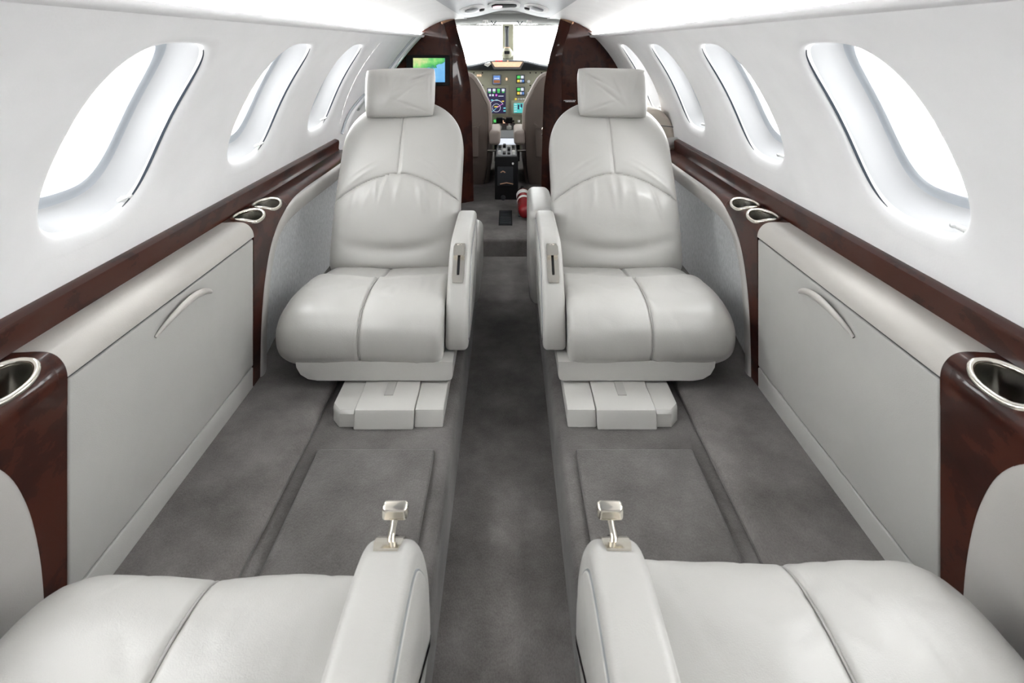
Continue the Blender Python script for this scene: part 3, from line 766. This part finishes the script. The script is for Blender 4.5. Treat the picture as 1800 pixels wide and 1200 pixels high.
# windshield
for n, (xa, xb) in enumerate(((-.62, -.045), (.055, .62))):
    w = thing(f'window_{13+n}', ((xa+xb)/2, 5.0, .70), kind='structure')
    obj('windshield_pane', hexa([(xa, 5.05, .66), (xb, 5.05, .66), (xb, 5.06, .66), (xa, 5.06, .66), (xa, 4.9, 1.035), (xb, 4.9, 1.035), (xb, 4.91, 1.035), (xa, 4.91, 1.035)]), 'glass', w, smooth=False)
    obj('windshield_frame', tube([(xa, 4.9, 1.03), (xb, 4.9, 1.03)], .008, 8), 'silver', w)
cp = thing('windshield_post', (0, 4.97, .72), 'slim centre post between the windshield panes with a compass', 'post')
obj('post', hexa([(-.045, 5.0, .66), (.055, 5.0, .66), (.055, 5.04, .66), (-.045, 5.04, .66), (-.042, 4.86, 1.04), (.052, 4.86, 1.04), (.052, 4.9, 1.04), (-.042, 4.9, 1.04)]), 'panelbeige', cp, smooth=False)
obj('wiper_tube', tube([at(891, 47, 4.84), at(891, 60, 4.86), at(891, 82, 4.88)], [.020, .013, .016], 10), 'dark', cp)
obj('orange_clip', prect(886, 897, 83, 85, 4.86, .02), 'warm', cp)
cps = obj('compass', tube([at(891, 87, 4.84), at(891, 91, 4.83), at(891, 96, 4.84), at(891, 99, 4.86)], [.035, .05, .05, .03], 14, ref=(0, 1, 0)), 'panelbeige', cp)
obj('compass_window', prect(886.5, 896, 89.5, 95, 4.78, .01), 'black', cps)
for px, sg in ((853, 1), (868, -1), (914, 1), (930, -1)):
    if abs(px-891) > 30:
        o = obj('sun_visor_knob', tube([at(px, 35, 4.3), at(px, 42, 4.3)], [.018, .024], 10), 'clip', None, label={853: 'small white sun visor knob left of the windshield grab loops', 930: 'small white sun visor knob right of the windshield grab loops'}.get(px), category='lamp', group='cockpit sun visor knobs')  # sun visor knob on the headliner, not a lamp
    else:
        pts = [at(px-5, 37, 4.3), at(px, 43, 4.3), at(px+5, 37, 4.3)] if True else []
        obj('grab_loop', tube(pts, .007, 8), 'grey', None, label=f'small bent dark grab loop {"left" if px < 891 else "right"} of centre above the windshield', category='grab loop', group='cockpit grab loops')
# a lamp housing at the middle of the headliner
obj('dome_lamp', join(tube([at(890, 18.5, 3.5), at(890, 25, 3.5)], [.045, .032], 16)), 'headliner', None, label='small pale dome lamp at the head of the cockpit doorway', category='lamp')
# instrument panel
pn = thing('instrument_dashboard', (0, PD_, .1), 'beige cockpit instrument panel with lit displays and switches', 'instrument panel')
obj('panel_board', rbox(-.62, .62, PD_, PD_+.05, -.05, .70, .004, 2), 'panelbeige', pn)
def scr(nm, x0, x1, y0, y1, mat, bez=2.5, bm='panelbeige'):
    f = obj(nm, prect(x0-bez, x1+bez, y0-bez, y1+bez, PD_, .02), bm, pn)
    g = obj('screen', prect(x0, x1, y0, y1, PD_-.012, .012, .001), mat, f, smooth=False); return f
def mark(parent, nm, x0, x1, y0, y1, mat): obj(nm, prect(x0, x1, y0, y1, PD_-.024, .003, 0), mat, parent, smooth=False)
mf = scr('flight_display', 856.5, 889, 154.5, 199, 'navy', 4.5)
for k, (x, m) in enumerate(((858, 'g_white'), (866, 'g_white'), (874, 'g_green'), (882, 'g_white'))): mark(mf, 'gauge_tile', x, x+5, 156, 160.5, m); mark(mf, 'gauge_value', x+.5, x+4.5, 161.2, 163, 'g_green')
for x in (860, 865, 871): mark(mf, 'text_block', x, x+3, 165.5, 169, 'g_mag' if x == 871 else 'g_white')
mark(mf, 'text_line', 876, 885, 168.3, 169.4, 'g_white')
def arc(cx, cy, r, a0, a1, n=24): return [at(cx+r*math.cos(math.radians(a0+(a1-a0)*k/n)), cy-r*math.sin(math.radians(a0+(a1-a0)*k/n)), PD_-.026) for k in range(n+1)]
obj('compass_arc', tube(arc(872.5, 189, 13, 25, 155), .0022, 6), 'g_white', mf)
obj('range_ring', tube(arc(872.5, 189.5, 7, 0, 360), .0018, 6), 'g_white', mf)
obj('course_line', tube([at(863, 198, PD_-.026), at(872.5, 190, PD_-.026)], .002, 6), 'g_cy', mf)
obj('track_line', tube([at(873, 189.5, PD_-.026), at(884, 182, PD_-.026)], .0022, 6), 'g_mag', mf)
mark(mf, 'aircraft_symbol', 869, 876, 186.5, 188.5, 'g_yel')
for x, y, m in ((857.5, 176, 'g_mag'), (863, 175, 'g_cy'), (871, 175, 'g_cy'), (882, 177, 'g_yel'), (885, 189, 'g_cy'), (885, 194, 'g_cy')): mark(mf, 'readout', x, x+4, y, y+1.8, m)
at1 = scr('attitude_display', 867.5, 879, 133, 146.5, 'g_blue', 2.2, 'grey'); mark(at1, 'ground_band', 867.8, 878.8, 140.5, 146, 'g_brown'); mark(at1, 'pitch_mark', 869, 877.5, 137, 138.5, 'g_white')
for nm, y in (('engine_display', 132), ('engine_display', 153.5)):
    e = scr(nm, 908, 921.5, y, y+13.5, 'black', 1.2, 'grey')
    mark(e, 'upper_field', 909, 914.5, y+1, y+6, 'g_green'); mark(e, 'upper_field', 915.5, 920.5, y+1, y+6, 'g_white')
    mark(e, 'lower_field', 909, 913.5, y+8, y+12.5, 'g_yel'); mark(e, 'lower_field', 914.5, 917, y+8, y+12.5, 'g_white'); mark(e, 'lower_field', 918, 920.8, y+8, y+12.5, 'g_blue')
    obj('selector_knob', lathe([(.014, 0), (.014, .02), (.010, .024), (0, .024)], 12, at(929, y+11, PD_-.0), Vector((0, -1, 0))), 'clip', e)
nv = scr('navigation_display', 903, 924, 181, 198, 'cyan', 4.5)
for x, y, m in ((904, 183, 'g_white'), (904, 187, 'g_white'), (904, 191, 'g_white'), (904, 195, 'g_white')): mark(nv, 'text_line', x, x+4.5, y, y+1, m)
mark(nv, 'terrain_patch', 910, 913, 184, 192, 'navy'); mark(nv, 'terrain_patch', 915, 918, 182.5, 189, 'navy'); mark(nv, 'terrain_patch', 912, 916, 188, 191, 'g_cy')
for k in range(4): obj('push_button', prect(905+4.6*k, 908.5+4.6*k, 172.5, 175.5, PD_, .014), 'g_yel' if k < 1 else 'white', pn)
for k in range(2): obj('amber_lamp', prect(838.5+4.3*k, 842+4.3*k, 131, 134, PD_, .012), 'warm', pn)
obj('amber_lamp', prect(889, 892, 137, 141, PD_, .012), 'warm', pn)
for (x0, x1, y0, y1, m) in ((868, 873.5, 210.5, 214.5, 'g_green'), (891.5, 896, 210.5, 215.5, 'g_red'), (899, 904, 211, 214, 'black'), (910, 914, 211, 215, 'clip'), (862, 865, 211, 222, 'grey'), (868, 873, 216, 219, 'black'), (902, 905, 217, 220, 'clip')):
    obj('switch', prect(x0, x1, y0, y1, PD_, .02), m, pn)
pd_ = obj('gear_dial', lathe([(.035, 0), (.035, .012), (.028, .015), (0, .015)], 20, at(883.5, 214.5, PD_), Vector((0, -1, 0))), 'black', pn)
for x, y in ((883.5, 212.5), (881, 216), (886, 216)): obj('gear_lamp', lathe([(.009, 0), (.009, .022), (0, .022)], 10, at(x, y, PD_), Vector((0, -1, 0))), 'warm', pd_)
for x in (833, 848, 932, 942, 952):
    for y in (128, 150): obj('panel_screw', lathe([(.006, 0), (.006, .006), (0, .006)], 8, at(x, y, PD_), Vector((0, -1, 0))), 'black', pn)
# glareshield and annunciator
gsd = thing('glareshield', (0, PD_-.1, .64), 'black padded glareshield hood below the windshield with a lit annunciator', 'glareshield')
gl = []
for k in range(33):
    u = -1+k/16; x = .006+u*.40; zt = .855-.0255*PD_-.035*sm(.25, .85, abs(u))-.012*u*u
    gl.append([(x, PD_-.14, zt-.030), (x, PD_-.145, zt-.012), (x, PD_-.13, zt-.002), (x, PD_-.08, zt+.004), (x, PD_+.15, zt+.0), (x, PD_+.15, .64), (x, PD_-.06, .645), (x, PD_-.10, .655)])
obj('hood', loft(gl), 'dark', gsd)
an = obj('annunciator_box', hexa([at(868, 122, PD_-.17), at(915, 122, PD_-.17), at(915, 122, PD_-.1), at(868, 122, PD_-.1), at(861, 107.5, PD_-.2), at(922, 107.5, PD_-.2), at(922, 108, PD_-.1), at(861, 108, PD_-.1)]), 'grey', gsd, smooth=False)
obj('annunciator_window', hexa([at(870, 117.5, PD_-.2), at(913, 117.5, PD_-.2), at(913, 117.5, PD_-.15), at(870, 117.5, PD_-.15), at(864.5, 109, PD_-.215), at(918.5, 109, PD_-.215), at(918.5, 109, PD_-.16), at(864.5, 109, PD_-.16)]), 'warm', an, smooth=False)
for x in (871, 876, 880, 891): obj('warning_lamp', prect(x, x+3, 106.2, 108.2, PD_-.22, .004, 0), 'g_red' if x != 891 else 'warm', an)
obj('panel_light', tube([at(852, 112, PD_-.2), at(857, 114, PD_-.2), at(862, 111, PD_-.19)], [.012, .018, .01], 10), 'clip', gsd)
# pedestal
pc = thing('centre_pedestal', (-.01, 3.6, -.056), 'black centre pedestal with radio keypad and throttles between the pilot seats', 'pedestal')
PX0, PX1, PY = -.072, .066, 3.36
obj('pedestal_body', rbox(PX0, PX1, PY, PD_, -.056, .196, .006, 2), 'black', pc)
obj('keypad', rbox(PX0+.008, PX1-.008, PY+.01, 3.74, .194, .204, .003, 2), 'grey', pc)
for i in range(4):
    for j in range(3): obj('keypad_key', rbox(PX0+.018+.028*i, PX0+.036+.028*i, 3.40+.11*j, 3.455+.11*j, .202, .212 if (i+j) % 3 else .222, .002, 1), 'black' if (i*2+j) % 3 else 'clip', pc)
obj('light_strip', rbox(PX0+.005, PX1-.005, 3.78, 3.98, .194, .206, .002, 1), 'g_white', pc)
obj('trim_console', rbox(PX0+.005, PX1-.005, 4.0, 4.36, .194, .208, .002, 1), 'grey', pc)
for k, x in enumerate((878, 895)):
    p = at(x, 224, 4.4)
    lv = obj('throttle_lever', tube([(p.x, 4.42, .2), (p.x, 4.41, .25), (p.x, 4.40, .29)], .008, 8), 'silver', pc)
    obj('throttle_grip', rbox(p.x-.026, p.x+.026, 4.37, 4.43, .255, .30, .008, 3), 'black', lv)
    obj('throttle_cap', rbox(p.x-.02, p.x+.018, 4.36, 4.42, .21, .235, .006, 3), 'clip', lv)
hl = obj('paper_pocket', rbox(PX0+.016, PX1-.03, PY-.012, PY+.004, .03, .14, .003, 2), 'dark', pc)
for (xa, xb, y) in ((880, 888, 302), (879, 902, 322.5)):
    obj('brass_clip', tube([at(xa, y+1, PY-.016), at((xa+xb)/2, y-1.2, PY-.018), at(xb, y+1, PY-.016)], .0035, 8), 'bronze', pc)
obj('pedestal_knob', lathe([(.014, 0), (.014, .012), (.009, .016), (0, .016)], 14, at(884.5, 347, PY), Vector((0, -1, 0))), 'dark', pc)
obj('pedestal_knob', lathe([(.006, 0), (.006, .012), (0, .012)], 10, at(901.5, 287, PY), Vector((0, -1, 0))), 'clip', pc)
# pilot seats
def pilot_seat(s):
    side = 'left' if s < 0 else 'right'
    t = thing('pilot_chair', (s*.25, 3.8, -.056), f'taupe cloth pilot seat seen from behind on the {side} of the pedestal', 'seat', 'pilot seats')
    PXS = [(962, 132), (957, 133), (951, 136), (946, 141), (938, 154), (929, 172), (923, 184), (921.5, 200), (921, 225), (921, 250), (922, 285), (925, 312), (930, 330)]
    loops = []
    for px, py in PXS:
        v = at(px, py, 3.78); xi = abs(v.x)+(.006 if s < 0 else 0); z = v.z; xo = .46
        th = .07 if z > .1 else .05; lean = .03*(z+.05)
        L = [(s*(xi+.012), 3.74+lean, z), (s*(xi+.05), 3.73+lean, z), (s*xo, 3.73+lean, z), (s*xo, 3.86+lean, z), (s*(xi+.02), 3.86+lean, z), (s*xi, 3.83+lean, z), (s*xi, 3.765+lean, z)]
        loops.append([Vector(p) for p in L])
    obj('backrest', loft(loops), 'taupe', t)
    obj('edge_cover', tube([Vector((s*(abs(at(px, py, 3.78).x)+.010), 3.80+.03*(at(px, py, 3.78).z), at(px, py, 3.78).z)) for px, py in PXS], .022, 8, ref=(0, 1, 0), ry=.05), 'taupe_light', t)
    a = at(902 if s > 0 else 881, 232, 3.8); xi = abs(a.x)
    ar = obj('armrest', rbox(*sorted((s*.045, s*.118)), 3.70, 4.05, .205, .30, .022, 4), 'taupe_light', t)
    obj('arm_bracket', join(tube([(s*.075, 3.76, .21), (s*.075, 3.77, .09)], .009, 8)), 'black', ar)
    obj('arm_pivot', tube([(s*.06, 3.76, .162), (s*.13, 3.76, .162)], .010, 10), 'steel', ar)
    obj('seat_cushion', rbox(*sorted((s*.105, s*.45)), 3.84, 4.25, .02, .19, .04, 4), 'fleece', t)
    obj('skirt', rbox(*sorted((s*.125, s*.44)), 3.78, 4.2, -.045, .03, .012, 2), 'taupe' if s < 0 else 'taupe_light', t)
    obj('seat_base', rbox(*sorted((s*.17, s*.42)), 3.82, 4.2, -.056, -.03, .005, 2), 'black', t)
    pk = [(s*(.185), .32), (s*.26, .325), (s*.36, .32), (s*.37, .14), (s*.27, .12), (s*.19, .125)]
    vs = [Vector((x, 3.727+.03*z, z)) for x, z in pk]+[Vector((x*.98+s*.005, 3.712+.03*z, (z-.22)*.95+.22)) for x, z in pk]
    obj('back_pocket', loft([vs[:6], vs[6:]]), 'taupe', t)
    obj('pocket_fold', tube([(s*.175, 3.712, .345), (s*.20, 3.708, .325), (s*.25, 3.705, .318), (s*.30, 3.708, .33)], .006, 8), 'taupe', t)
for s in (-1, 1): pilot_seat(s)
# fire extinguisher leaning beside the pedestal
fe = thing('fire_extinguisher', (.09, 3.05, -.056), 'small red fire extinguisher lying at the foot of the right pilot seat', 'fire extinguisher')
ax = Vector((-.012, .30, .075)).normalized(); b0 = Vector((.096, 2.95, -.0185))
obj('cylinder', lathe([(0, 0), (.018, .001), (.030, .008), (.035, .022), (.036, .05), (.036, .20), (.032, .222), (.018, .236), (.012, .25), (0, .25)], 22, b0, ax), 'red', fe)
for h0, h1 in ((.115, .135), (.165, .20)): obj('label_band', lathe([(.0362, h0), (.0370, h0+.002), (.0370, h1-.002), (.0362, h1)], 22, b0, ax), 'white', fe)
obj('bracket', rbox(.060, .128, 3.02, 3.20, -.0565, -.048, .004, 2), 'dark', fe)
obj('valve_handle', rbox(.076, .095, 3.17, 3.22, .035, .062, .004, 2), 'black', fe)
